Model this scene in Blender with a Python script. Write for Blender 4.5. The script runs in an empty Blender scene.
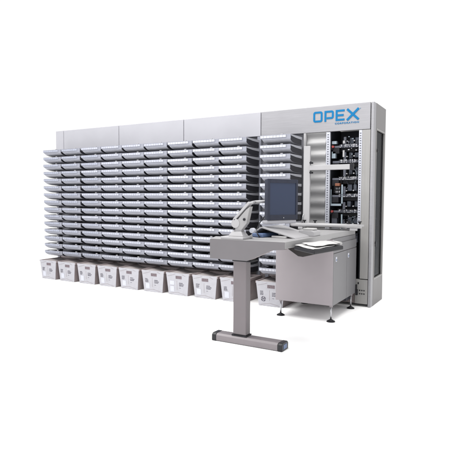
import bpy, bmesh, math, random
from mathutils import Vector, Matrix
random.seed(7)
S = bpy.context.scene
C = S.collection
# ---------------------------------------------------------------- camera
cam_d = bpy.data.cameras.new('camera'); cam = bpy.data.objects.new('camera', cam_d); C.objects.link(cam)
r = Vector((0.864764, 0.502165, 0.003674)); u = Vector((-0.031358, 0.046696, 0.998417)); w = Vector((-0.501198, 0.863510, -0.056128))
m = Matrix((r, u, -w)).transposed().to_4x4(); m.translation = Vector((1.2247, -5.0759, 1.1199))
cam.matrix_world = m
cam_d.sensor_width = 36; cam_d.lens = 36 * 491.41 / 452; cam_d.clip_start = .05; cam_d.clip_end = 200
S.camera = cam
# ---------------------------------------------------------------- light: white studio
wd = bpy.data.worlds.new('World'); S.world = wd; wd.use_nodes = True
bg = wd.node_tree.nodes['Background']; bg.inputs[0].default_value = (1, 1, 1, 1); bg.inputs[1].default_value = 1.08
def area(name, loc, target, sx, sy, power, col):
    d = bpy.data.lights.new(name, 'AREA'); d.shape = 'RECTANGLE'; d.size = sx; d.size_y = sy; d.energy = power; d.color = col
    o = bpy.data.objects.new(name, d); C.objects.link(o); o.location = loc
    o.rotation_euler = (Vector(target) - Vector(loc)).to_track_quat('-Z', 'Y').to_euler()
    return o
area('overhead_softbox', (-1.8, -2.2, 5.2), (-1.9, -1.2, 0), 7, 4, 560, (1, .99, .97))
area('left_softbox', (-6.2, -5.0, 2.6), (-3.6, 0, 1.2), 2.5, 2.5, 14, (.90, .93, 1))
area('front_fill', (-.6, -7.2, 2.0), (-1.8, 0, .9), 3.2, 2.0, 75, (.97, .98, 1))  # added fill behind the camera, brightens upright faces, undersides and recesses
S.view_settings.view_transform = 'Standard'; S.view_settings.look = 'None'
S.view_settings.exposure = 0; S.view_settings.gamma = 1
S.cycles.max_bounces = 6

# ---------------------------------------------------------------- materials
def mat(name, col, rough=.5, metal=0, spec=.5, noise=0, nscale=8, stretch=(1, 1, 1), bump=0, trans=0, coat=0):
    M = bpy.data.materials.new(name); M.use_nodes = True
    nt = M.node_tree; b = nt.nodes['Principled BSDF']
    b.inputs['Base Color'].default_value = (*col, 1); b.inputs['Roughness'].default_value = rough
    b.inputs['Metallic'].default_value = metal; b.inputs['Specular IOR Level'].default_value = spec
    b.inputs['Transmission Weight'].default_value = trans; b.inputs['Coat Weight'].default_value = coat
    if noise or bump:
        tc = nt.nodes.new('ShaderNodeTexCoord'); mp = nt.nodes.new('ShaderNodeMapping'); mp.inputs['Scale'].default_value = stretch
        no = nt.nodes.new('ShaderNodeTexNoise'); no.inputs['Scale'].default_value = nscale; no.inputs['Detail'].default_value = 5
        nt.links.new(tc.outputs['Object'], mp.inputs[0]); nt.links.new(mp.outputs[0], no.inputs['Vector'])
        if noise:
            cr = nt.nodes.new('ShaderNodeValToRGB'); e = cr.color_ramp.elements
            e[0].position = .3; e[1].position = .7
            e[0].color = (*[c * (1 - noise) for c in col], 1); e[1].color = (*[min(1, c * (1 + noise)) for c in col], 1)
            nt.links.new(no.outputs['Fac'], cr.inputs[0]); nt.links.new(cr.outputs[0], b.inputs['Base Color'])
            rr = nt.nodes.new('ShaderNodeMapRange'); rr.inputs['To Min'].default_value = max(0, rough - .07); rr.inputs['To Max'].default_value = rough + .07
            nt.links.new(no.outputs['Fac'], rr.inputs[0]); nt.links.new(rr.outputs[0], b.inputs['Roughness'])
        if bump:
            bp = nt.nodes.new('ShaderNodeBump'); bp.inputs['Strength'].default_value = bump; bp.inputs['Distance'].default_value = .002
            nt.links.new(no.outputs['Fac'], bp.inputs['Height']); nt.links.new(bp.outputs[0], b.inputs['Normal'])
    return M
M = {
 'floor': mat('studio_white', (.97, .97, .97), .8, spec=.1),
 'header': mat('pale_lavender_paint', (.312, .311, .338), .45, noise=.04, nscale=3, bump=.05),
 'header_grey': mat('satin_grey_panel', (.238, .236, .252), .42, noise=.05, nscale=6, stretch=(1, 1, 14)),
 'grey': mat('machine_grey_paint', (.235, .23, .226), .45, noise=.05, nscale=5, stretch=(12, 12, 1)),
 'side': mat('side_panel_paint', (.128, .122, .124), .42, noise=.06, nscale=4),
 'brushed': mat('brushed_steel', (.235, .234, .238), .5, metal=.3, noise=.06, nscale=10, stretch=(1, 1, 30)),
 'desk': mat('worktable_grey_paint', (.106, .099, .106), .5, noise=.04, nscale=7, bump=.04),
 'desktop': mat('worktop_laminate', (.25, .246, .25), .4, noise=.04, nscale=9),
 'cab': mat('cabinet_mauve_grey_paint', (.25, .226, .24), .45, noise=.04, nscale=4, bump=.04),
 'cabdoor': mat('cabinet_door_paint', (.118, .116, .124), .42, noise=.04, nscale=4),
 'white': mat('white_enamel', (.30, .296, .305), .4, noise=.03, nscale=9),
 'paper': mat('white_paper', (.37, .365, .365), .8, noise=.03, nscale=14),
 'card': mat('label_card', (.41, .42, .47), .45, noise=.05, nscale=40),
 'trayside': mat('tray_dark_side_plate', (.022, .022, .028), .5, spec=.3),
 'tip': mat('tray_pale_edge', (.34, .345, .38), .4),
 'carddim': mat('label_card_dim', (.27, .285, .345), .45, noise=.08, nscale=40),  # dimmer bluish tone of the label cards, for the left columns
 'cardmid': mat('label_card_mid', (.345, .355, .41), .45, noise=.08, nscale=40),  # middle tone of the label cards, for the columns in between
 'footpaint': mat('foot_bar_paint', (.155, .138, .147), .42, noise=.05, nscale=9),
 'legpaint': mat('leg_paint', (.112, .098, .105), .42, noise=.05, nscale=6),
 'traylip': mat('tray_blue_grey_plastic', (.198, .204, .240), .4, noise=.08, nscale=16),
 'traybody': mat('tray_underside_grey', (.36, .365, .405), .5, noise=.10, nscale=20),
 'black': mat('black_steel', (.012, .012, .015), .5, spec=.2, noise=.3, nscale=20),
 'blackgloss': mat('glossy_black_plastic', (.010, .010, .013), .3, spec=.3),
 'backing': mat('rack_backing_paint', (.13, .13, .148), .5, noise=.35, nscale=5),
 'module': mat('blue_grey_module_casing', (.10, .115, .15), .45, noise=.4, nscale=25),
 'under': mat('dark_brown_shade', (.007, .004, .004), .6),
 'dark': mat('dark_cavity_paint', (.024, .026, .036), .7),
 'bezel': mat('monitor_navy_plastic', (.020, .023, .038), .4, spec=.25, noise=.1, nscale=30),
 'screen': mat('monitor_glass', (.028, .038, .070), .2, spec=.25),
 'bin': mat('corrugated_mail_tub_plastic', (.20, .168, .170), .55, noise=.10, nscale=14),
 'flap': mat('tub_flap_board', (.28, .255, .255), .6, noise=.12, nscale=10),
 'binfront': mat('mail_tub_front_plastic', (.318, .315, .342), .5, noise=.05, nscale=18),
 'print': mat('printed_ink', (.06, .055, .075), .6),
 'printp': mat('printed_brown_ink', (.115, .088, .10), .6, noise=.35, nscale=60),
 'blue': mat('logo_blue', (.002, .115, .27), .5, spec=.15),
 'folder': mat('blue_folder', (.075, .115, .22), .45),
 'red': mat('red_plastic', (.22, .02, .018), .35),
 'orange': mat('orange_plastic', (.17, .055, .025), .45),
 'ice': mat('pale_blue_anodised', (.24, .29, .33), .35, metal=.2),
 'slate': mat('slate_plastic', (.062, .066, .086), .5),
 'chrome': mat('zinc_plated_steel', (.42, .42, .44), .3, metal=1),
}
G = bpy.data.materials.new('tinted_door_glass'); G.use_nodes = True; nt = G.node_tree; nt.nodes.clear()
go, gm, gt, gg = [nt.nodes.new(n_) for n_ in ('ShaderNodeOutputMaterial', 'ShaderNodeMixShader', 'ShaderNodeBsdfTransparent', 'ShaderNodeBsdfGlossy')]
gm.inputs[0].default_value = .07; gt.inputs[0].default_value = (.55, .58, .62, 1); gg.inputs['Roughness'].default_value = .06
nt.links.new(gt.outputs[0], gm.inputs[1]); nt.links.new(gg.outputs[0], gm.inputs[2]); nt.links.new(gm.outputs[0], go.inputs[0])
M['glass'] = G

# ---------------------------------------------------------------- mesh helpers
class MB:
    def __init__(s): s.bm = bmesh.new(); s.mats = []
    def mi(s, m):
        if m not in s.mats: s.mats.append(m)
        return s.mats.index(m)
    def hexa(s, v, m):
        vs = [s.bm.verts.new(p) for p in v]; i = s.mi(m)
        for f in ((0,3,2,1),(4,5,6,7),(0,1,5,4),(1,2,6,5),(2,3,7,6),(3,0,4,7)):
            s.bm.faces.new([vs[k] for k in f]).material_index = i
    def box(s, x0, x1, y0, y1, z0, z1, m):
        s.hexa([(x0,y0,z0),(x1,y0,z0),(x1,y1,z0),(x0,y1,z0),(x0,y0,z1),(x1,y0,z1),(x1,y1,z1),(x0,y1,z1)], m)
    def prism(s, pts, vec, m):
        vec = Vector(vec); a = [s.bm.verts.new(p) for p in pts]; c = [s.bm.verts.new(Vector(p) + vec) for p in pts]
        i = s.mi(m); n = len(pts)
        fs = [s.bm.faces.new(a), s.bm.faces.new(list(reversed(c)))]
        for k in range(n): fs.append(s.bm.faces.new([a[k], c[k], c[(k+1) % n], a[(k+1) % n]]))
        for f in fs: f.material_index = i
    def cyl(s, p0, p1, r0, m, r1=None, n=20):
        p0 = Vector(p0); p1 = Vector(p1); r1 = r0 if r1 is None else r1
        d = (p1 - p0).normalized(); a = d.orthogonal().normalized(); c = d.cross(a); i = s.mi(m)
        A = []; B = []
        for k in range(n):
            t = 2 * math.pi * k / n; e = a * math.cos(t) + c * math.sin(t)
            A.append(s.bm.verts.new(p0 + e * r0)); B.append(s.bm.verts.new(p1 + e * r1))
        s.bm.faces.new(A).material_index = i; s.bm.faces.new(list(reversed(B))).material_index = i
        for k in range(n):
            f = s.bm.faces.new([A[k], B[k], B[(k+1) % n], A[(k+1) % n]]); f.material_index = i; f.smooth = True
    def build(s, name, parent=None, bevel=0, seg=2, smooth=False):
        bmesh.ops.recalc_face_normals(s.bm, faces=s.bm.faces[:])
        me = bpy.data.meshes.new(name)
        if parent is not None: s.bm.transform(Matrix.Translation(-abs_loc(parent)))
        s.bm.to_mesh(me); s.bm.free()
        for mm in s.mats: me.materials.append(M[mm])
        o = bpy.data.objects.new(name, me); C.objects.link(o)
        if parent is not None: o.parent = parent
        if bevel:
            bv = o.modifiers.new('bevel', 'BEVEL'); bv.width = bevel; bv.segments = seg; bv.limit_method = 'ANGLE'; bv.angle_limit = .6
            bv.harden_normals = False
        if smooth:
            for p in me.polygons: p.use_smooth = True
        return o
def abs_loc(o):
    v = Vector(o.location)
    while o.parent: o = o.parent; v += o.location
    return v
def tag(o, label, cat=None, group=None):
    o['label'] = label
    if cat: o['category'] = cat
    if group: o['group'] = group
    return o
def thing(name, loc, label, cat, group=None):
    o = bpy.data.objects.new(name, None); C.objects.link(o); o.location = loc; o.empty_display_size = .1
    return tag(o, label, cat, group)
def part(name, parent, fn, bevel=0, **k):
    mb = MB(); fn(mb); return mb.build(name, parent, bevel, **k)
def pbox(name, parent, a, m, bevel=0):
    mb = MB(); mb.box(*a, m); return mb.build(name, parent, bevel)

# ---------------------------------------------------------------- setting
mb = MB(); mb.bm.faces.new([mb.bm.verts.new(p) for p in ((-60,-40,0),(60,-40,0),(60,90,0),(-60,90,0))]); mb.mi('floor')
fl = mb.build('floor'); fl['kind'] = 'structure'

# ---------------------------------------------------------------- sorting machine
HZ0, HZ1, DEP = 1.828, 2.1, .524
XL = -4.637
mach = thing('sorting_machine', (-2.3, .26, 0), 'long grey mail sorting machine with blue lettering on its tall header', 'sorting machine')
seams = [XL, -4.545, -3.476, -2.407, -1.338 + .07, -.031]
seams = [XL, -4.475, -3.406, -2.337, -1.268, -.034]
for k in range(5):
    a, c = seams[k] + (.004 if k else 0), seams[k+1] - .004
    h = part('header_panel', mach, lambda q: q.box(a, c, 0, .03, HZ0, HZ1, 'header' if k < 4 else 'header_grey'), .004)
    if k == 4: h['label'] = 'grey header panel with blue company lettering'; header = h
part('roof_panel', mach, lambda q: q.box(XL + .002, -.034, .031, DEP, HZ0 + .06, HZ1 - .004, 'grey'))
# lettering
def stroke(q, pts, th, y0=-.0035, m='blue', ox=0, oz=0, sx=1, sz=1, dy=0):
    P = [Vector((ox + a * sx, oz + b_ * sz)) for a, b_ in pts]; closed = (P[0] - P[-1]).length < 1e-6
    if closed: P = P[:-1]
    n = len(P); L = []; Rr = []; h = th / 2
    for k in range(n):
        if closed or 0 < k < n - 1: d0 = (P[k] - P[k-1]).normalized(); d1 = (P[(k+1) % n] - P[k]).normalized()
        elif k == 0: d0 = d1 = (P[1] - P[0]).normalized()
        else: d0 = d1 = (P[-1] - P[-2]).normalized()
        n0 = Vector((-d0.y, d0.x)); n1 = Vector((-d1.y, d1.x)); mt = (n0 + n1).normalized(); mt = mt * h / max(.35, mt.dot(n0))
        e = Vector((0, 0))
        if not closed and k == 0: e = -d0 * h * .0
        L.append(P[k] + mt + e); Rr.append(P[k] - mt + e)
    idx = q.mi(m); fr = [[q.bm.verts.new((v.x, y0 - dy, v.y)) for v in S_] for S_ in (L, Rr)]
    bk = [[q.bm.verts.new((v.x, -.0004, v.y)) for v in S_] for S_ in (L, Rr)]
    for k in range(n if closed else n - 1):
        c = (k + 1) % n
        for f in ((fr[0][k], fr[0][c], fr[1][c], fr[1][k]), (bk[0][k], bk[0][c], bk[1][c], bk[1][k]), (fr[0][k], fr[0][c], bk[0][c], bk[0][k]), (fr[1][k], fr[1][c], bk[1][c], bk[1][k])):
            q.bm.faces.new(f).material_index = idx
    if not closed:
        for k in (0, n - 1): q.bm.faces.new((fr[0][k], fr[1][k], bk[1][k], bk[0][k])).material_index = idx
def arc(cx_, cz_, r_, a0, a1, n=6):
    return [(cx_ + r_ * math.cos(math.radians(a0 + (a1 - a0) * k / n)), cz_ + r_ * math.sin(math.radians(a0 + (a1 - a0) * k / n))) for k in range(n + 1)]
def letter(ch, x0, x1, z0, z1, th):
    q = MB(); t = th / 2; a, c, d, e = x0 + t, x1 - t, z0 + t, z1 - t; mid = (d + e) / 2; k = .014
    if ch == 'O': s = [arc(a+k, d+k, k, 270, 180) + arc(a+k, e-k, k, 180, 90) + arc(c-k, e-k, k, 90, 0) + arc(c-k, d+k, k, 0, -90)]; s[0].append(s[0][0])
    if ch == 'P': lo = d + (e-d)*.28; s = [[(a, z0), (a, e)] + arc(c-k, e-k, k, 90, 0) + arc(c-k, lo+k, k, 0, -90) + [(a + t + .004, lo)]]
    if ch == 'E': s = [[(x1, e), (a, e), (a, d), (x1, d)], [(a + t, mid), (c, mid)]]
    if ch == 'X': s = [[(a - .004, z1), (c + .004, z0)], [(a - .004, z0), (c + .004, z1)]]
    for j, st in enumerate(s): stroke(q, st, th * (1.12 if ch == 'X' else 1), dy=j * .0012)
    return q.build('letter', header)
for ch, x0, x1 in (('O', -.643, -.540), ('P', -.519, -.418), ('E', -.398, -.303), ('X', -.283, -.150)):
    letter(ch, x0, x1, 1.933, 2.047, .0205)
q = MB(); stroke(q, [(-.143, 2.043), (-.137, 2.043)], .006); q.build('trademark_dot', header)
fc = bpy.data.curves.new('small_lettering', 'FONT'); fc.body = 'CORPORATION'; fc.size = .022; fc.extrude = .001; fc.offset = .0006; fc.space_character = 1.18
fo = bpy.data.objects.new('tmp_text', fc); C.objects.link(fo); bpy.context.view_layer.update()
tm = bpy.data.meshes.new_from_object(fo.evaluated_get(bpy.context.evaluated_depsgraph_get())); bpy.data.objects.remove(fo)
xs = [v.co.x for v in tm.vertices]; kx = .252 / (max(xs) - min(xs)); x0_ = min(xs)
tl = abs_loc(header)
for v in tm.vertices:
    x_, y_, z_ = v.co; v.co = Vector((-.405 + (x_ - x0_) * kx, -.0018 - z_, 1.899 + y_)) - tl
tm.materials.clear(); tm.materials.append(M['blue'])
to = bpy.data.objects.new('small_lettering', tm); C.objects.link(to); to.parent = header
# corner post, side wall with window
part('corner_post', mach, lambda q: q.box(-.030, 0, 0, .09, 0.0, HZ1, 'header_grey'), .006)
def sidew(q):
    q.box(-.03, 0, .0905, DEP, 1.846, HZ1, 'side'); q.box(-.03, 0, .0905, DEP, 0, .275, 'side')
    q.box(-.03, 0, .0905, .102, .275, 1.846, 'side'); q.box(-.03, 0, .492, DEP, .275, 1.846, 'side')
part('side_panel', mach, sidew)
wn = part('window', mach, lambda q: q.box(-.020, -.014, .100, .494, .277, 1.844, 'glass'))
def wf(q):
    q.box(-.013, .003, .103, .118, .276, 1.845, 'grey'); q.box(-.013, .003, .476, .491, .276, 1.845, 'grey')
    q.box(-.013, .003, .1185, .4755, 1.83, 1.845, 'grey'); q.box(-.013, .003, .1185, .4755, .276, .29, 'grey')
part('window_frame', wn, wf)
part('latch', wn, lambda q: (q.cyl((-.013, .14, 1.62), (.010, .14, 1.62), .012, 'black'), q.box(.006, .012, .125, .155, 1.60, 1.64, 'black')), .002)
part('latch', wn, lambda q: (q.cyl((-.013, .14, .66), (.010, .14, .66), .012, 'black'), q.box(.006, .012, .125, .155, .62, .68, 'black')), .002)
def rack(q):
    for y in (.17, .25, .33, .41): q.box(-.11, -.07, y, y + .02, .05, 1.8, 'slate' if y < .3 else 'desk')
    for z in (.5, .9, 1.06, 1.10, 1.45): q.box(-.12, -.06, .12, .47, z, z + .012, 'desk')
    q.box(-.14, -.121, .052, .499, .05, 1.82, 'dark')
part('inner_rack', mach, rack)
# front right bay
part('post_panel', mach, lambda q: q.box(-.117, -.034, .002, .05, .292, HZ0 - .004, 'grey'), .003)
def basep(q):
    q.box(-.165, -.034, .002, .04, .03, .284, 'grey')
bp_ = part('base_panel', mach, basep, .003)
def vents(q):
    for z in (.165, .130):
        for k in range(3): q.box(-.118 + k * .022, -.106 + k * .022, -.001, .0015, z, z + .012, 'black')
    q.box(-.135, -.122, -.001, .0015, .235, .255, 'black')
part('vent', bp_, vents)
def strip(x0, x1, zb=.60):
    def f(q):
        q.box(x0, x1, .004, .03, zb, HZ0 - .004, 'card')
        z = zb + .02
        while z < 1.80:
            q.box((x0 + x1) / 2 - .007, (x0 + x1) / 2 + .007, .001, .0038, z, z + .008, 'slate'); z += .0255
    return f
part('perforated_strip', mach, strip(-.498, -.456)); part('perforated_strip', mach, strip(-.150, -.1185, .85))
# steel panel; ripples modelled in place of the trays' reflected bands
def ripple(q):
    n = 180; i = q.mi('brushed'); V = []
    for k in range(n + 1):
        z = .62 + (HZ0 - .006 - .62) * k / n
        y = .014 + .011 * math.sin(z * 2 * math.pi / .125 + .6)
        V.append((q.bm.verts.new((-.715, y, z)), q.bm.verts.new((-.502, y, z))))
    for k in range(n):
        f = q.bm.faces.new([V[k][0], V[k][1], V[k+1][1], V[k+1][0]]); f.material_index = i; f.smooth = True
def ripple_full(q):
    ripple(q); q.box(-.715, -.502, .03, .05, .3, HZ0 - .006, 'brushed')
part('reflection_ripple_panel', mach, ripple_full)
part('upright', mach, lambda q: q.box(-.742, -.718, -.02, .05, .05, HZ0 - .004, 'white'))
# back and dark interior
part('back_panel', mach, lambda q: q.box(XL + .01, -.76, .055, .08, .06, HZ0 + .05, 'backing'))
part('inner_wall', mach, lambda q: (q.box(-.5, -.035, .44, .46, .05, HZ0 + .05, 'dark'),
     q.box(-.5, -.47, .051, .44, .05, HZ0 + .05, 'dark'), q.box(-.47, -.031, .500, .515, .05, HZ0 + .05, 'dark'), q.box(-.47, -.031, .06, .50, .02, .049, 'dark'), q.box(-.033, -.0305, .1, .50, .30, .31, 'dark')))
part('skirt_panel', mach, lambda q: q.box(XL + .01, -.166, .02, .05, .03, .30, 'bin'))
for x in (-4.62, -4.185, -3.80, -3.44, -3.08, -2.725, -2.365, -2.005, -1.655, -1.29, -1.18):
    part('upright', mach, lambda q: q.box(x - .022, x + .022, .0, .054, .05, HZ0 - .004, 'traylip'), .003)
for x in (-4.4, -2.9, -1.5, -.3):
    part('foot', mach, lambda q: q.cyl((x, .25, 0), (x, .25, .06), .03, 'black'))
# mechanism inside the open bay
def carriage(z, red, seed):
    rn = random.Random(seed)
    c = part('carriage', mach, lambda q: (q.box(-.44, -.155, .05, .12, z - .012, z + .010, 'slate'), q.box(-.40, -.16, .125, .30, z - .05, z + .03, 'black')), .002)
    def chain(q):
        x = -.36
        while x < -.17:
            s = rn.uniform(.004, .009)
            q.box(x, x + s, .040, .050, z + rn.uniform(-.004, .008), z + .016 + rn.uniform(0, .008), rn.choice(['chrome', 'white', 'slate', 'slate', 'chrome']))
            q.box(x, x + s*1.2, .040, .050, z - .010, z - .003, rn.choice(['slate', 'chrome']))
            x += s + rn.uniform(.003, .008)
    part('chain', c, chain)
    part('bolt', c, lambda q: q.cyl((-.29, .10, z + .055), (-.29, .06, z + .055), .006, 'white', n=10))
    part('bolt', c, lambda q: q.cyl((-.215, .10, z + .058), (-.215, .06, z + .058), .007, 'white', n=10))
    part('bracket', c, lambda q: q.box(-.325, -.30, .06, .08, z + .025, z + .10, 'slate'))
    part('bracket', c, lambda q: q.box(-.44, -.37, .05, .1, z - .07, z - .015, 'black'))
    if red: part('knob', c, lambda q: (q.cyl((-.43, .05, z), (-.43, .018, z), .012, 'red'), q.box(-.447, -.437, .03, .049, z - .03, z + .02, 'black')))
for i, (z, rd) in enumerate(((1.67, 1), (1.51, 0), (1.33, 0), (1.15, 0), (.985, 1), (.80, 0))): carriage(z, rd, i)
ICE = []
class icq:
    @staticmethod
    def box(*a): ICE.append(a)
def icef(q):
    q.box(-.336, -.322, .040, .052, .62, .955, 'ice'); q.box(-.336, -.322, .040, .052, 1.07, 1.27, 'ice')
    q.box(-.445, -.337, .040, .052, 1.045, 1.068, 'ice'); q.box(-.452, -.446, .040, .052, 1.045, 1.22, 'ice')
    q.box(-.33, -.312, .045, .055, 1.56, 1.63, 'white'); q.box(-.33, -.308, .045, .055, 1.70, 1.73, 'white')
    q.box(-.45, -.41, .05, .1, 1.55, 1.62, 'ice'); q.box(-.45, -.40, .05, .1, 1.70, 1.73, 'ice')
icef(icq)
for a in ICE: part('pale_bracket', mach, lambda q: q.box(*a))
part('motor', mach, lambda q: (q.box(-.405, -.355, .035, .09, 1.255, 1.285, 'orange'), q.box(-.44, -.35, .095, .2, 1.18, 1.34, 'black')), .003)
def plugs(q):
    for k in range(3):
        for j in range(2): q.cyl((-.398 + k * .018, .06, 1.175 + j * .04), (-.398 + k * .018, .06, 1.205 + j * .04), .005, 'chrome', n=8)
part('connector', mach, plugs)
part('slate_box', mach, lambda q: (q.box(-.44, -.375, .06, .16, 1.08, 1.16, 'slate'), q.box(-.445, -.385, .06, .16, .64, .94, 'slate'), q.box(-.31, -.17, .09, .2, .66, .76, 'slate')), .003)
rm_ = random.Random(11)
for zc in (1.74, 1.585, 1.42, 1.24, 1.065, .89, .72):
    for x_ in (-.30, -.235):
        wv = rm_.uniform(.035, .055); hv = rm_.uniform(.05, .085); yv = rm_.uniform(.13, .2)
        part('module_box', mach, lambda q: q.box(x_, x_ + wv, yv, yv + .1, zc - hv / 2, zc + hv / 2, 'module'), .004)
rw_ = random.Random(3)
for k in range(46):
    x = rw_.uniform(-.315, -.17); z = rw_.choice([rw_.uniform(.84, .94), rw_.uniform(1.4, 1.46), rw_.uniform(1.56, 1.78), rw_.uniform(.66, .94)]); s_ = rw_.uniform(.003, .011); e_ = rw_.uniform(.004, .02); mm = rw_.choice(['ice', 'slate', 'chrome', 'slate', 'black'])
    part('connector', mach, lambda q: q.box(x, x + e_, .055, .07, z, z + s_, mm))
rn_ = random.Random(5)
for k in range(9):
    def cable(q):
        p = Vector((rn_.uniform(-.31, -.17), .085, rn_.uniform(.7, 1.7))); mm = rn_.choice(['slate', 'black', 'ice'])
        for j in range(7):
            n_ = p + Vector((rn_.uniform(-.02, .02), rn_.uniform(-.01, .01), -.025)); q.cyl(p, n_, .003, mm, n=6); p = n_
    part('cable', mach, cable)

# ---------------------------------------------------------------- letter trays
ORD = ['first', 'second', 'third', 'fourth', 'fifth', 'sixth', 'seventh', 'eighth', 'ninth', 'tenth', 'eleventh', 'twelfth', 'thirteenth', 'fourteenth', 'fifteenth']
cols = [-4.520, -4.155, -3.775, -3.415, -3.058, -2.702, -2.342, -1.982, -1.632, -1.118]
prof = [(.006, -.048), (.022, -.059), (.045, -.070), (.08, -.079), (.13, -.085), (.20, -.088), (.31, -.089)]
def tray_meshes(W):
    x0, x1 = .028, W - .006
    def body(q):
        for (ya, za), (yb, zb) in zip(prof, prof[1:]):
            q.hexa([(x0, ya, za), (x1, ya, za), (x1, yb, zb), (x0, yb, zb), (x0, ya, za + .004), (x1, ya, za + .004), (x1, yb, zb + .004), (x0, yb, zb + .004)], 'traybody')
        q.box(x0, x1, .30, .308, -.079, -.02, 'traybody')
    def plate(x):
        def f(q):
            pts = [(x, .0115, -.010), (x, .0115, -.050)] + [(x, y, z + .001) for y, z in prof[1:]] + [(x, .31, -.012)]
            q.prism(pts, (.003, 0, 0), 'trayside')
        return f
    def lip(q):
        pts = [(0, 0, 0), (0, 0, -.014), (.008, 0, -.028), (.022, 0, -.043), (.04, 0, -.050), (.08, 0, -.052), (W - .004, 0, -.052), (W, 0, -.048), (W, 0, 0)]
        q.prism(pts, (0, .010, 0), 'traylip')
        q.box(0, .008, .0102, .30, -.009, 0, 'traylip')
    def label(seed, cm='card'):
        rn = random.Random(seed)
        def f(q):
            n = 8; a, c = .008, W - .050; d = (c - a) / n
            q.box(a - .004, c + .004, -.003, -.0002, -.034, -.003, 'traylip')
            for k in range(n):
                g = rn.uniform(.002, .006)
                if True: q.box(a + k * d + g / 2, a + (k + 1) * d - g / 2, -.0048, -.0032, -.031 + rn.uniform(0, .002), -.006 - rn.uniform(0, .002), cm)
        return f
    def clip(q):
        q.box(.235, .262, .011, .022, -.006, .010, 'white'); q.box(.241, .255, .0225, .035, -.02, .004, 'chrome')
    ms = {}
    def rail(q): q.prism([(W - .0045, .0102, -.001), (W - .0045, .0102, -.014), (W - .0045, .16, -.026), (W - .0045, .322, -.030), (W - .0045, .322, -.001)], (.0045, 0, 0), 'tip')
    for nm, fn, bv in (('tray_body', body, 0), ('lip', lip, .0015), ('clip', clip, 0), ('side_rail', rail, 0)):
        ms[nm] = part(nm, None, fn, bv)
    sp = [part('side_plate', None, plate(x1 + .0005)), part('side_plate', None, plate(x0 - .004))]
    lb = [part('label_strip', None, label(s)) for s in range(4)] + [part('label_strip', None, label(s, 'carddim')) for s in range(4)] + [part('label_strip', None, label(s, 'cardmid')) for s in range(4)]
    return ms, sp, lb
T35 = tray_meshes(.352)
protos = [T35]
first = True; made = {}
def link_copy(src, parent, used):
    if src.name in used: o = src.copy(); C.objects.link(o)
    else: o = src; used.add(src.name)
    o.parent = parent; return o
used = set()
for ci, x in enumerate(cols):
    for ri in range(15):
        z = 1.786 - ri * .10075
        t = bpy.data.objects.new('letter_tray', None); C.objects.link(t); t.empty_display_size = .05
        t.location = (x, -.33 + random.uniform(-.002, .002), z + random.uniform(-.0015, .0015))
        t.rotation_euler.z = random.uniform(-.006, .006)
        rw = 'top row' if ri == 0 else 'bottom row' if ri == 14 else ORD[ri] + ' row from top'
        cl = 'leftmost column' if ci == 0 else 'column right of the gap' if ci == 9 else ORD[ci] + ' column from left'
        tag(t, f'letter tray with white label strip, {rw}, {cl}', 'letter tray', 'letter trays in rows on the sorting machine')
        for k in ('tray_body', 'lip', 'clip', 'side_rail'): link_copy(T35[0][k], t, used)
        for s_ in T35[1]: link_copy(s_, t, used)
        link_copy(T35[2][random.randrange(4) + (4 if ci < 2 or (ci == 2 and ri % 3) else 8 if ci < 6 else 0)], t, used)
for s_ in T35[2]:
    if s_.parent is None: bpy.data.objects.remove(s_)

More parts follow.
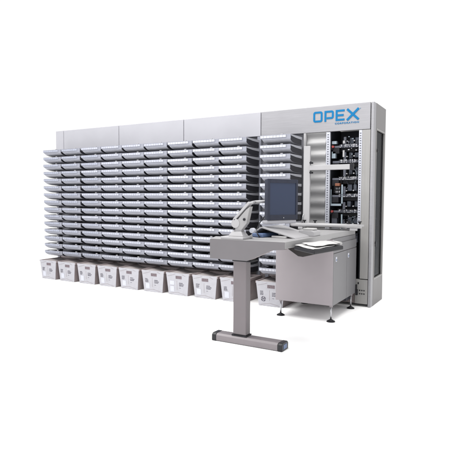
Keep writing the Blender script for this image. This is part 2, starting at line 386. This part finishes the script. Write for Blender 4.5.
# ---------------------------------------------------------------- mail tubs on the floor
def tub(idx, x, lab, emblem=False, two=False):
    h = .258; wb, wt, D = .268, .326, .34; g = (wt - wb) / 2
    t = thing('mail_tub', (x, -.48, 0), lab, 'mail tub', 'mail tubs on the floor under the trays')
    t.location = (0, 0, 0)
    rn = random.Random(idx)
    def wall(q):
        th = .006
        B = [(0, 0), (wb, 0), (wb, D), (0, D)]; Tt = [(-g, -.012), (wt - g, -.012), (wt - g, D + .012), (-g, D + .012)]
        def ins(P, k): 
            sx = [k, -k, -k, k]; sy = [k, k, -k, -k]
            return [(p[0] + sx[i], p[1] + sy[i]) for i, p in enumerate(P)]
        bi, ti = ins(B, th), ins(Tt, th)
        for a in range(1, 4):
            c = (a + 1) % 4
            q.hexa([(*B[a], 0.002), (*B[c], 0.002), (*bi[c], 0.002), (*bi[a], 0.002), (*Tt[a], h), (*Tt[c], h), (*ti[c], h), (*ti[a], h)], 'bin')
        q.box(.006, wb - .006, .008, D - .006, .003, .008, 'bin')
        # rolled rim on three sides
        q.box(wt - g - .004, wt - g + .007, -.01, D + .018, h - .022, h + .002, 'bin'); q.box(-g - .007, -g + .004, -.01, D + .018, h - .022, h + .002, 'bin')
        q.box(-g - .006, wt - g + .006, D + .008, D + .018, h - .022, h + .001, 'bin')
    o = part('tub_body', t, wall, .0015)
    for a_, b_ in ((-g + .012, wt / 2 - g - .008), (wt / 2 - g + .004, wt - g - .012)):
        za, zb = (h - .008, h - .034) if a_ < 0 else (h - .034 + rn.uniform(0, .01), h - .010)
        part('flap', o, lambda q: q.hexa([(a_, .004, za - .004), (b_, .004, zb - .004), (b_, D - .004, zb - .004), (a_, D - .004, za - .004), (a_, .004, za), (b_, .004, zb), (b_, D - .004, zb), (a_, D - .004, za)], 'flap'))
    def front(q):
        q.hexa([(0, -.0005, .002), (wb, -.0005, .002), (wb, .006, .002), (0, .006, .002), (-g, -.0125, h), (wt - g, -.0125, h), (wt - g, -.006, h), (-g, -.006, h)], 'binfront')
    f = part('front_panel', t, front, .0015)
    def on(q, x0, x1, z0, z1, m, off=.0015):       # thin patch lying on the sloping front face
        y = lambda z: -.0005 - .012 * z / h
        q.hexa([(x0, y(z0) - off, z0), (x1, y(z0) - off, z0), (x1, y(z0) - .0002, z0), (x0, y(z0) - .0002, z0),
                (x0, y(z1) - off, z1), (x1, y(z1) - off, z1), (x1, y(z1) - .0002, z1), (x0, y(z1) - .0002, z1)], m)
    hx = .10 + rn.uniform(-.006, .012)
    part('handle_slot', f, lambda q: on(q, hx, hx + .085, .192, .226, 'printp'), 0)
    def sticker(q):
        if emblem: return
        on(q, .028, .083, .035 + rn.uniform(0, .006), .103, 'card', .002)
        if two: on(q, .026, .086, .118, .165, 'card', .002)
    if not emblem: part('sticker', f, sticker)
    def marks(q):
        def line(xa, xb, za, hh):
            x = xa
            while x < xb:
                w_ = rn.uniform(.002, .006)
                on(q, x, min(x + w_, xb), za + rn.uniform(0, hh * .25), za + hh * rn.uniform(.75, 1), 'print'); x += w_ + rn.uniform(.001, .0025)
        if not two:
            for j in range(4): line(.018, rn.uniform(.052, .068), .116 + j * .012, .008)
        for j, (zz, xe) in enumerate(((.139, .205), (.123, .222), (.108, .212), (.084, .178))): line(.155, xe, zz, .010 if j < 3 else .005)
        # moulded creases
        for a, c in (((-.012, .215), (.06, .232)), ((.06, .232), (.10, .246)), ((.20, .246), (.245, .228)), ((.02, .012), (.13, .035)), ((.13, .035), (.24, .012)), ((.125, .06), (.125, .17))):
            d = Vector((c[0] - a[0], 0, c[1] - a[1])); n = Vector((-d.z, 0, d.x)).normalized() * .0011
            y = lambda z: -.0005 - .012 * z / h
            P = [Vector((a[0], 0, a[1])) - n, Vector((c[0], 0, c[1])) - n, Vector((c[0], 0, c[1])) + n, Vector((a[0], 0, a[1])) + n]
            q.prism([(p.x, y(p.z) - .0012, p.z) for p in P], (0, .001, 0), 'bin')
        if emblem:
            R0 = .027; cx_, cz_ = .055, .075
            for k in range(20):
                if k % 5 == 4: continue
                a0, a1 = 2 * math.pi * k / 20, 2 * math.pi * (k + 1) / 20
                P = [(cx_ + rr * math.cos(t_), cz_ + rr * math.sin(t_)) for rr, t_ in ((R0, a0), (R0, a1), (R0 * .6, a1), (R0 * .6, a0))]
                q.prism([(px, -.0005 - .012 * pz / h - .0016, pz) for px, pz in P], (0, .0013, 0), 'print')
            on(q, cx_ - .012, cx_ + .012, cz_ - .005, cz_ + .006, 'print')
    part('printing', f, marks)
    t.location = (x, -.48 + rn.uniform(-.008, .008), 0); t.rotation_euler.z = rn.uniform(-.02, .02)
bx = [-4.401, -4.036, -3.668, -3.305, -2.945, -2.575, -2.21, -1.845, -1.485, -1.040]
bl = ['white mail tub standing at the far left end of the row',
      'white mail tub, second from the left under the trays',
      'white mail tub, third from the left under the trays',
      'white mail tub, fourth from the left under the trays',
      'white mail tub, fifth from the left under the trays',
      'white mail tub, sixth from the left under the trays',
      'pinkish mail tub carrying two white stickers, one above the other',
      'white mail tub, third to the left of the table leg',
      'white mail tub directly left of the table leg, partly hidden by it',
      'mail tub with round printed emblem between table leg and cabinet']
bl[7] = 'white mail tub between the two-sticker tub and the tub beside the leg'
for i, x in enumerate(bx): tub(i, x, bl[i], emblem=(i == 9), two=(i == 6))

# ---------------------------------------------------------------- worktable
tb = thing('worktable', (-.6, -1.76, 0), 'grey steel worktable on a single flat column leg and long foot bar', 'table')
top = [(-.80, -1.83), (-.17, -1.83), (-.155, -.05), (-.62, -.05), (-.66, -1.30), (-.70, -1.62), (-.88, -1.62)]
part('tabletop', tb, lambda q: q.prism([(x, y, .757) for x, y in top], (0, 0, .051), 'desktop'), .003)
def apron(q):
    q.prism([(-.801, -1.834, .652), (-.478, -1.834, .652), (-.455, -1.834, .660), (-.27, -1.834, .744), (-.172, -1.834, .752), (-.172, -1.834, .806), (-.801, -1.834, .806)], (0, .0035, 0), 'desk')
    q.prism([(-.478, -1.8300, .652), (-.455, -1.8300, .660), (-.27, -1.8300, .744), (-.172, -1.8300, .752), (-.172, -1.8300, .756), (-.27, -1.8300, .748), (-.455, -1.8300, .664), (-.478, -1.8300, .656)], (0, .05, 0), 'bin')
    q.prism([(-.801, -1.8300, .652), (-.804, -1.8300, .652), (-.884, -1.62, .652), (-.884, -1.62, .756), (-.804, -1.83, .756)][1:], (.003, 0, 0), 'desk')
    q.box(-.80, -.49, -1.8295, -1.65, .652, .656, 'desk')
part('apron', tb, apron)
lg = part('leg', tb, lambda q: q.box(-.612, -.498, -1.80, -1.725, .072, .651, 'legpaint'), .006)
part('collar', lg, lambda q: q.box(-.620, -.490, -1.808, -1.717, .062, .0715, 'black'), .002)
part('collar', lg, lambda q: q.box(-.617, -.45, -1.806, -1.70, .640, .6508, 'black'), .002)
def footbar(q):
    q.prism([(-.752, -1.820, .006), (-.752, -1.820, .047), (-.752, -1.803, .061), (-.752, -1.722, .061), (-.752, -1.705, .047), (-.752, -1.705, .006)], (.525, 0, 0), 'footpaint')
ft = part('foot', tb, footbar, .002)
def cap(x0, x1, s):
    def f(q): q.prism([(x0, -1.822, 0), (x0, -1.822, .048), (x0, -1.804, .063), (x0, -1.721, .063), (x0, -1.703, .048), (x0, -1.703, 0)], (x1 - x0, 0, 0), 'blackgloss')
    return f
part('end_cap', ft, cap(-.792, -.7525, -1), .006); part('end_cap', ft, cap(-.2265, -.188, 1), .006)
part('end_sticker', ft, lambda q: q.box(-.1878, -.1862, -1.795, -1.735, .014, .048, 'folder'), .001)
# side shelf for documents
sh = [(-.152, -1.70), (.085, -1.925), (.150, -1.48), (-.06, -1.24), (-.150, -1.30)]
part('document_shelf', tb, lambda q: q.prism([(x, y, .742) for x, y in sh], (0, 0, .028), 'black'), .006)
part('shade_wedge', tb, lambda q: q.prism([(-.33, -1.47, .7415), (-.32, -1.47, .733), (-.215, -1.47, .668), (-.175, -1.47, .664), (.06, -1.47, .725), (.08, -1.47, .7415)], (0, .10, 0), 'under'), .006)  # added dark wedge, stands in for the V of shade on the cabinet front
# papers on the shelf
def wavy(poly, z, th, seed, m='paper', amp=.004, n=14):
    rn = random.Random(seed); ph = rn.uniform(0, 6)
    A, B_, Cc, D_ = [Vector(p) for p in poly]
    def f(q):
        i = q.mi(m); up = []; dn = []
        for a in range(n + 1):
            ru, rd = [], []
            for b_ in range(n + 1):
                s_, t_ = a / n, b_ / n
                p = A.lerp(B_, s_).lerp(D_.lerp(Cc, s_), t_)
                zz = z + amp * (.5 + .5 * math.sin(5 * s_ + 7 * t_ + ph) * math.cos(4 * t_ - ph + 3 * s_)) + rn.uniform(0, amp * .12)
                ru.append(q.bm.verts.new((p.x, p.y, zz + th))); rd.append(q.bm.verts.new((p.x, p.y, zz)))
            up.append(ru); dn.append(rd)
        for a in range(n):
            for b_ in range(n):
                for g_, o_ in ((up, 0), (dn, 1)):
                    fc = q.bm.faces.new([g_[a][b_], g_[a+1][b_], g_[a+1][b_+1], g_[a][b_+1]]); fc.smooth = True; fc.material_index = i
        ring = [(a, 0) for a in range(n)] + [(n, b_) for b_ in range(n)] + [(a, n) for a in range(n, 0, -1)] + [(0, b_) for b_ in range(n, 0, -1)]
        for k in range(len(ring)):
            a, c = ring[k], ring[(k+1) % len(ring)]
            q.bm.faces.new([up[a[0]][a[1]], up[c[0]][c[1]], dn[c[0]][c[1]], dn[a[0]][a[1]]]).material_index = i
    return f
tag(part('paper_sheet', None, wavy([(-.149, -1.69), (.070, -1.902), (.105, -1.55), (-.12, -1.29)], .7705, .003, 1, amp=.006)), 'white sheet spread flat over the black side shelf of the worktable', 'paper')
tag(part('paper_sheet', None, wavy([(-.125, -1.62), (.045, -1.80), (.125, -1.50), (-.05, -1.28)], .7825, .002, 4, amp=.008)), 'crumpled white sheet lying on top of the other shelf papers', 'paper')
def roll(q):
    q.cyl((.03, -1.345, .783), (.118, -1.435, .783), .011, 'paper', n=18)
tag(part('envelope', None, roll), 'rolled white envelope lying at the far right edge of the black shelf', 'envelope')

# tent shaped stand on the table
st = thing('keyboard_stand', (-.42, -1.4, .808), 'bent grey sheet-metal stand on the worktable below the monitor', 'stand')
def bent(q):
    y0, y1 = -1.52, -1.12
    outer = [(-.625, .8085), (-.525, .888), (-.505, .893), (-.23, .818), (-.215, .8085)]
    inner = [(-.235, .8085), (-.505, .881), (-.520, .877), (-.605, .8085)]
    q.prism([(x, y0, z) for x, z in outer + inner], (0, y1 - y0, 0), 'white')
part('bent_sheet', st, bent, .002)
part('rib', st, lambda q: q.prism([(-.5, -1.13, .8085), (-.30, -1.13, .8085), (-.5, -1.13, .868)], (0, .005, 0), 'desk'))
tag(part('folder', None, lambda q: q.prism([(-.590, -1.53, .8090), (-.480, -1.56, .8090), (-.44, -1.33, .8090), (-.585, -1.30, .8090)], (0, 0, .032), 'folder'), .008), 'dark blue folder tucked under the bent grey stand', 'folder')
tag(part('paper_stack', None, lambda q: (q.prism([(-.43, -1.50, .8090), (-.29, -1.54, .8090), (-.29, -1.36, .8090), (-.40, -1.34, .8090)], (0, 0, .014), 'paper')), .003), 'small white paper stack under the right slope of the bent stand', 'paper')
bxs = thing('equipment_box', (-.23, -1.15, .808), 'low pale grey device on the worktable right of the bent stand', 'device')
part('casing', bxs, lambda q: q.prism([(-.31, -1.22, .8085), (-.175, -1.22, .8085), (-.175, -1.22, .845), (-.20, -1.22, .856), (-.31, -1.22, .856)], (0, .16, 0), 'white'), .004)
part('lid', bxs, lambda q: q.box(-.285, -.195, -1.19, -1.09, .8565, .872, 'paper'), .004)

# ---------------------------------------------------------------- monitor and its arm
am = thing('monitor_mount', (-.67, -1.74, .808), 'white jointed monitor arm on a flat base plate at the table edge', 'monitor arm')
part('base_plate', am, lambda q: q.box(-.712, -.515, -1.825, -1.66, .8085, .828, 'white'), .004)
def ped(q):
    q.hexa([(-.665, -1.79, .8285), (-.535, -1.79, .8285), (-.535, -1.69, .8285), (-.665, -1.69, .8285), (-.64, -1.77, .868), (-.56, -1.77, .868), (-.56, -1.71, .868), (-.64, -1.71, .868)], 'white')
    q.box(-.632, -.560, -1.765, -1.715, .8682, .90, 'white')
part('pedestal', am, ped, .004)
def yoke(q):
    q.cyl((-.61, -1.775, .928), (-.61, -1.700, .928), .036, 'white', n=32)
    q.prism([(-.60, -1.77, .885), (-.560, -1.77, .875), (-.515, -1.77, .93), (-.485, -1.77, 1.06), (-.52, -1.77, 1.035), (-.60, -1.77, .95)], (0, .05, 0), 'desktop')
part('yoke', am, yoke, .003)
def lk(q):
    a = Vector((-.625, -1.775, .955)); e = Vector((-.492, -1.775, 1.090)); n = Vector((-.7, 0, .7)) * .010
    q.prism([a - n, e - n, e + n, a + n], (0, .06, 0), 'white')
part('link', am, lk, .003)
part('joint_screw', am, lambda q: (q.cyl((-.532, -1.7705, .960), (-.532, -1.778, .960), .010, 'black'), q.cyl((-.622, -1.766, .885), (-.622, -1.777, .885), .008, 'black')))
part('knob', am, lambda q: q.cyl((-.497, -1.72, .873), (-.497, -1.68, .873), .02, 'card'), .003)
part('head', am, lambda q: (q.cyl((-.50, -1.74, 1.082), (-.60, -1.47, 1.09), .013, 'white'), q.cyl((-.60, -1.47, 1.09), (-.485, -1.318, 1.10), .013, 'white')))

def cab_(q):
    pts = [(-.55, -1.34, .99), (-.575, -1.40, .93), (-.57, -1.47, .875), (-.53, -1.56, .850), (-.50, -1.60, .835), (-.515, -1.55, .815), (-.60, -1.40, .813), (-.66, -1.33, .813)]
    fine = []
    for k in range(len(pts) - 1):
        p0, p1, p2, p3 = [Vector(pts[max(0, min(len(pts) - 1, k + o_))]) for o_ in (-1, 0, 1, 2)]
        for t_ in (0, .2, .4, .6, .8): fine.append(.5 * ((2 * p1) + (p2 - p0) * t_ + (2 * p0 - 5 * p1 + 4 * p2 - p3) * t_ ** 2 + (3 * p1 - p0 - 3 * p2 + p3) * t_ ** 3))
    for a_, b_ in zip(fine, fine[1:]): q.cyl(a_, b_, .0045, 'blackgloss', n=8)
tag(part('cable', None, cab_), 'black cable looping from behind the monitor down to the worktable', 'cable')
FL = Vector((-.463, -1.50, 0)); FR = FL + Vector((math.cos(math.radians(65)), math.sin(math.radians(65)), 0)) * .325
ex = (FR - FL).normalized(); nb = Vector((-ex.y, ex.x, 0)); W = (FR - FL).length
mon = thing('monitor', (FL.x, FL.y, .93), 'dark navy flat monitor with a blank screen, held above the worktable', 'monitor')
def P(s, d, z):
    v = FL + ex * s + nb * d + Vector((0, 0, 1)) * z - Vector((0, 0, 1)) * 0
    return (v.x + .0, v.y, v.z)
def mhex(q, s0, s1, d0, d1, z0, z1, m, back=0):
    q.hexa([P(s0, d0, z0), P(s1, d0, z0), P(s1 - back, d1, z0 + back), P(s0 + back, d1, z0 + back), P(s0, d0, z1), P(s1, d0, z1), P(s1 - back, d1, z1 - back), P(s0 + back, d1, z1 - back)], m)
z0, z1 = .945, 1.278
def bez(q):
    b_ = .022
    mhex(q, 0, b_, 0, .012, z0, z1, 'bezel'); mhex(q, W - b_, W, 0, .012, z0, z1, 'bezel')
    mhex(q, b_, W - b_, 0, .012, z1 - .030, z1, 'bezel'); mhex(q, b_, W - b_, 0, .012, z0, z0 + .042, 'bezel')
part('bezel', mon, bez, .002)
part('screen', mon, lambda q: mhex(q, .022, W - .022, .006, .0115, z0 + .042, z1 - .03, 'screen'))
part('housing', mon, lambda q: (mhex(q, .001, W - .001, .0125, .050, z0 + .001, z1 - .001, 'bezel', .004), mhex(q, .03, W - .03, .0505, .075, z0 + .03, z1 - .03, 'bezel', .02)), .004)
part('chin', mon, lambda q: mhex(q, -.004, W - .01, .004, .075, z0 - .032, z0 - .001, 'header', .003), .008)
part('button', mon, lambda q: mhex(q, W * .5, W * .5 + .008, -.003, 0, z0 + .014, z0 + .022, 'chrome'))

# ---------------------------------------------------------------- cabinet
cb = thing('cabinet', (-.42, -.42, 0), 'mauve grey steel cabinet on four adjustable feet at the machine front', 'cabinet')
part('cabinet_body', cb, lambda q: q.box(-.70, -.150, -.80, -.05, .152, .712, 'cab'), .003)
part('front_panel', cb, lambda q: q.box(-.702, -.142, -.808, -.801, .154, .755, 'cab'), .002)
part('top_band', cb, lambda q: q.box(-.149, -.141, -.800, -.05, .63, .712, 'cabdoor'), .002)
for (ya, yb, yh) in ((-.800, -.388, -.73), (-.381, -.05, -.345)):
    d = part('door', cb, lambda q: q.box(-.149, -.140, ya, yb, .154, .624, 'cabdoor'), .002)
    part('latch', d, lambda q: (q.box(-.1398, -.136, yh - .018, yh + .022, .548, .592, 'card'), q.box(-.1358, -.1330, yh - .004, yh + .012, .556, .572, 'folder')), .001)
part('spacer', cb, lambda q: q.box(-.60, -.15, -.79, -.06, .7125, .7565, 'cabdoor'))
for (x, y) in ((-.665, -.765), (-.168, -.765), (-.168, -.13), (-.665, -.13)):
    f = part('foot', cb, lambda q: (q.cyl((x, y, .010), (x, y, .152), .008, 'chrome'), q.cyl((x, y, .135), (x, y, .1515), .016, 'cab', n=8)))
    part('pad', f, lambda q: (q.cyl((x, y, 0.001), (x, y, .009), .040, 'blackgloss', .036, 28), q.cyl((x, y, .0092), (x, y, .022), .034, 'blackgloss', .012, 28)))
part('hinge_block', cb, lambda q: (q.box(-.139, -.118, -.07, -.045, .13, .19, 'black'), q.box(-.138, -.125, -.068, -.05, .19, .24, 'black')), .002)
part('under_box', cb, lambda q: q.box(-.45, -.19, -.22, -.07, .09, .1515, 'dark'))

# ---------------------------------------------------------------- support frame
sf = thing('support_frame', (-.4, -.30, .80), 'pale grey frame of round rail, flat post and cross arm before the machine', 'frame')
part('rail', sf, lambda q: (q.cyl((-.765, -.30, .853), (-.03, -.30, .853), .021, 'white', n=28), q.box(-.75, -.04, -.29, -.15, .846, .862, 'white')))
part('rail_end', sf, lambda q: q.cyl((-.765, -.30, .853), (-.775, -.30, .853), .023, 'blackgloss', n=28))
part('post', sf, lambda q: q.box(-.630, -.562, -.30, -.275, .862, 1.655, 'white'), .003)
part('cross_arm', sf, lambda q: q.box(-.561, -.150, -.312, -.262, 1.408, 1.458, 'white'), .003)
part('arm_end_plug', sf, lambda q: q.box(-.1495, -.118, -.309, -.265, 1.40, 1.466, 'black'), .002)
for z in (1.482, 1.384): part('knob', sf, lambda q: (q.cyl((-.545, -.30, z), (-.545, -.325, z), .010, 'black', .014), q.box(-.555, -.535, -.30, -.28, z - .008, z + .008, 'black')))
for x in (-.615, -.50, -.15, -.045):
    part('wing_knob', sf, lambda q: (q.cyl((x, -.30, .874), (x, -.30, .890), .007, 'black'), q.cyl((x, -.30, .890), (x, -.30, .902), .015, 'black', .022)), .002)
part('bracket', sf, lambda q: q.box(-.14, -.07, -.31, -.29, .8085, .833, 'white'), .002)
part('bracket', sf, lambda q: q.box(-.68, -.63, -.31, -.29, .8085, .833, 'white'), .002)
part('stay', sf, lambda q: q.cyl((-.64, -.31, .872), (-.625, -.305, .96), .004, 'chrome', n=8))
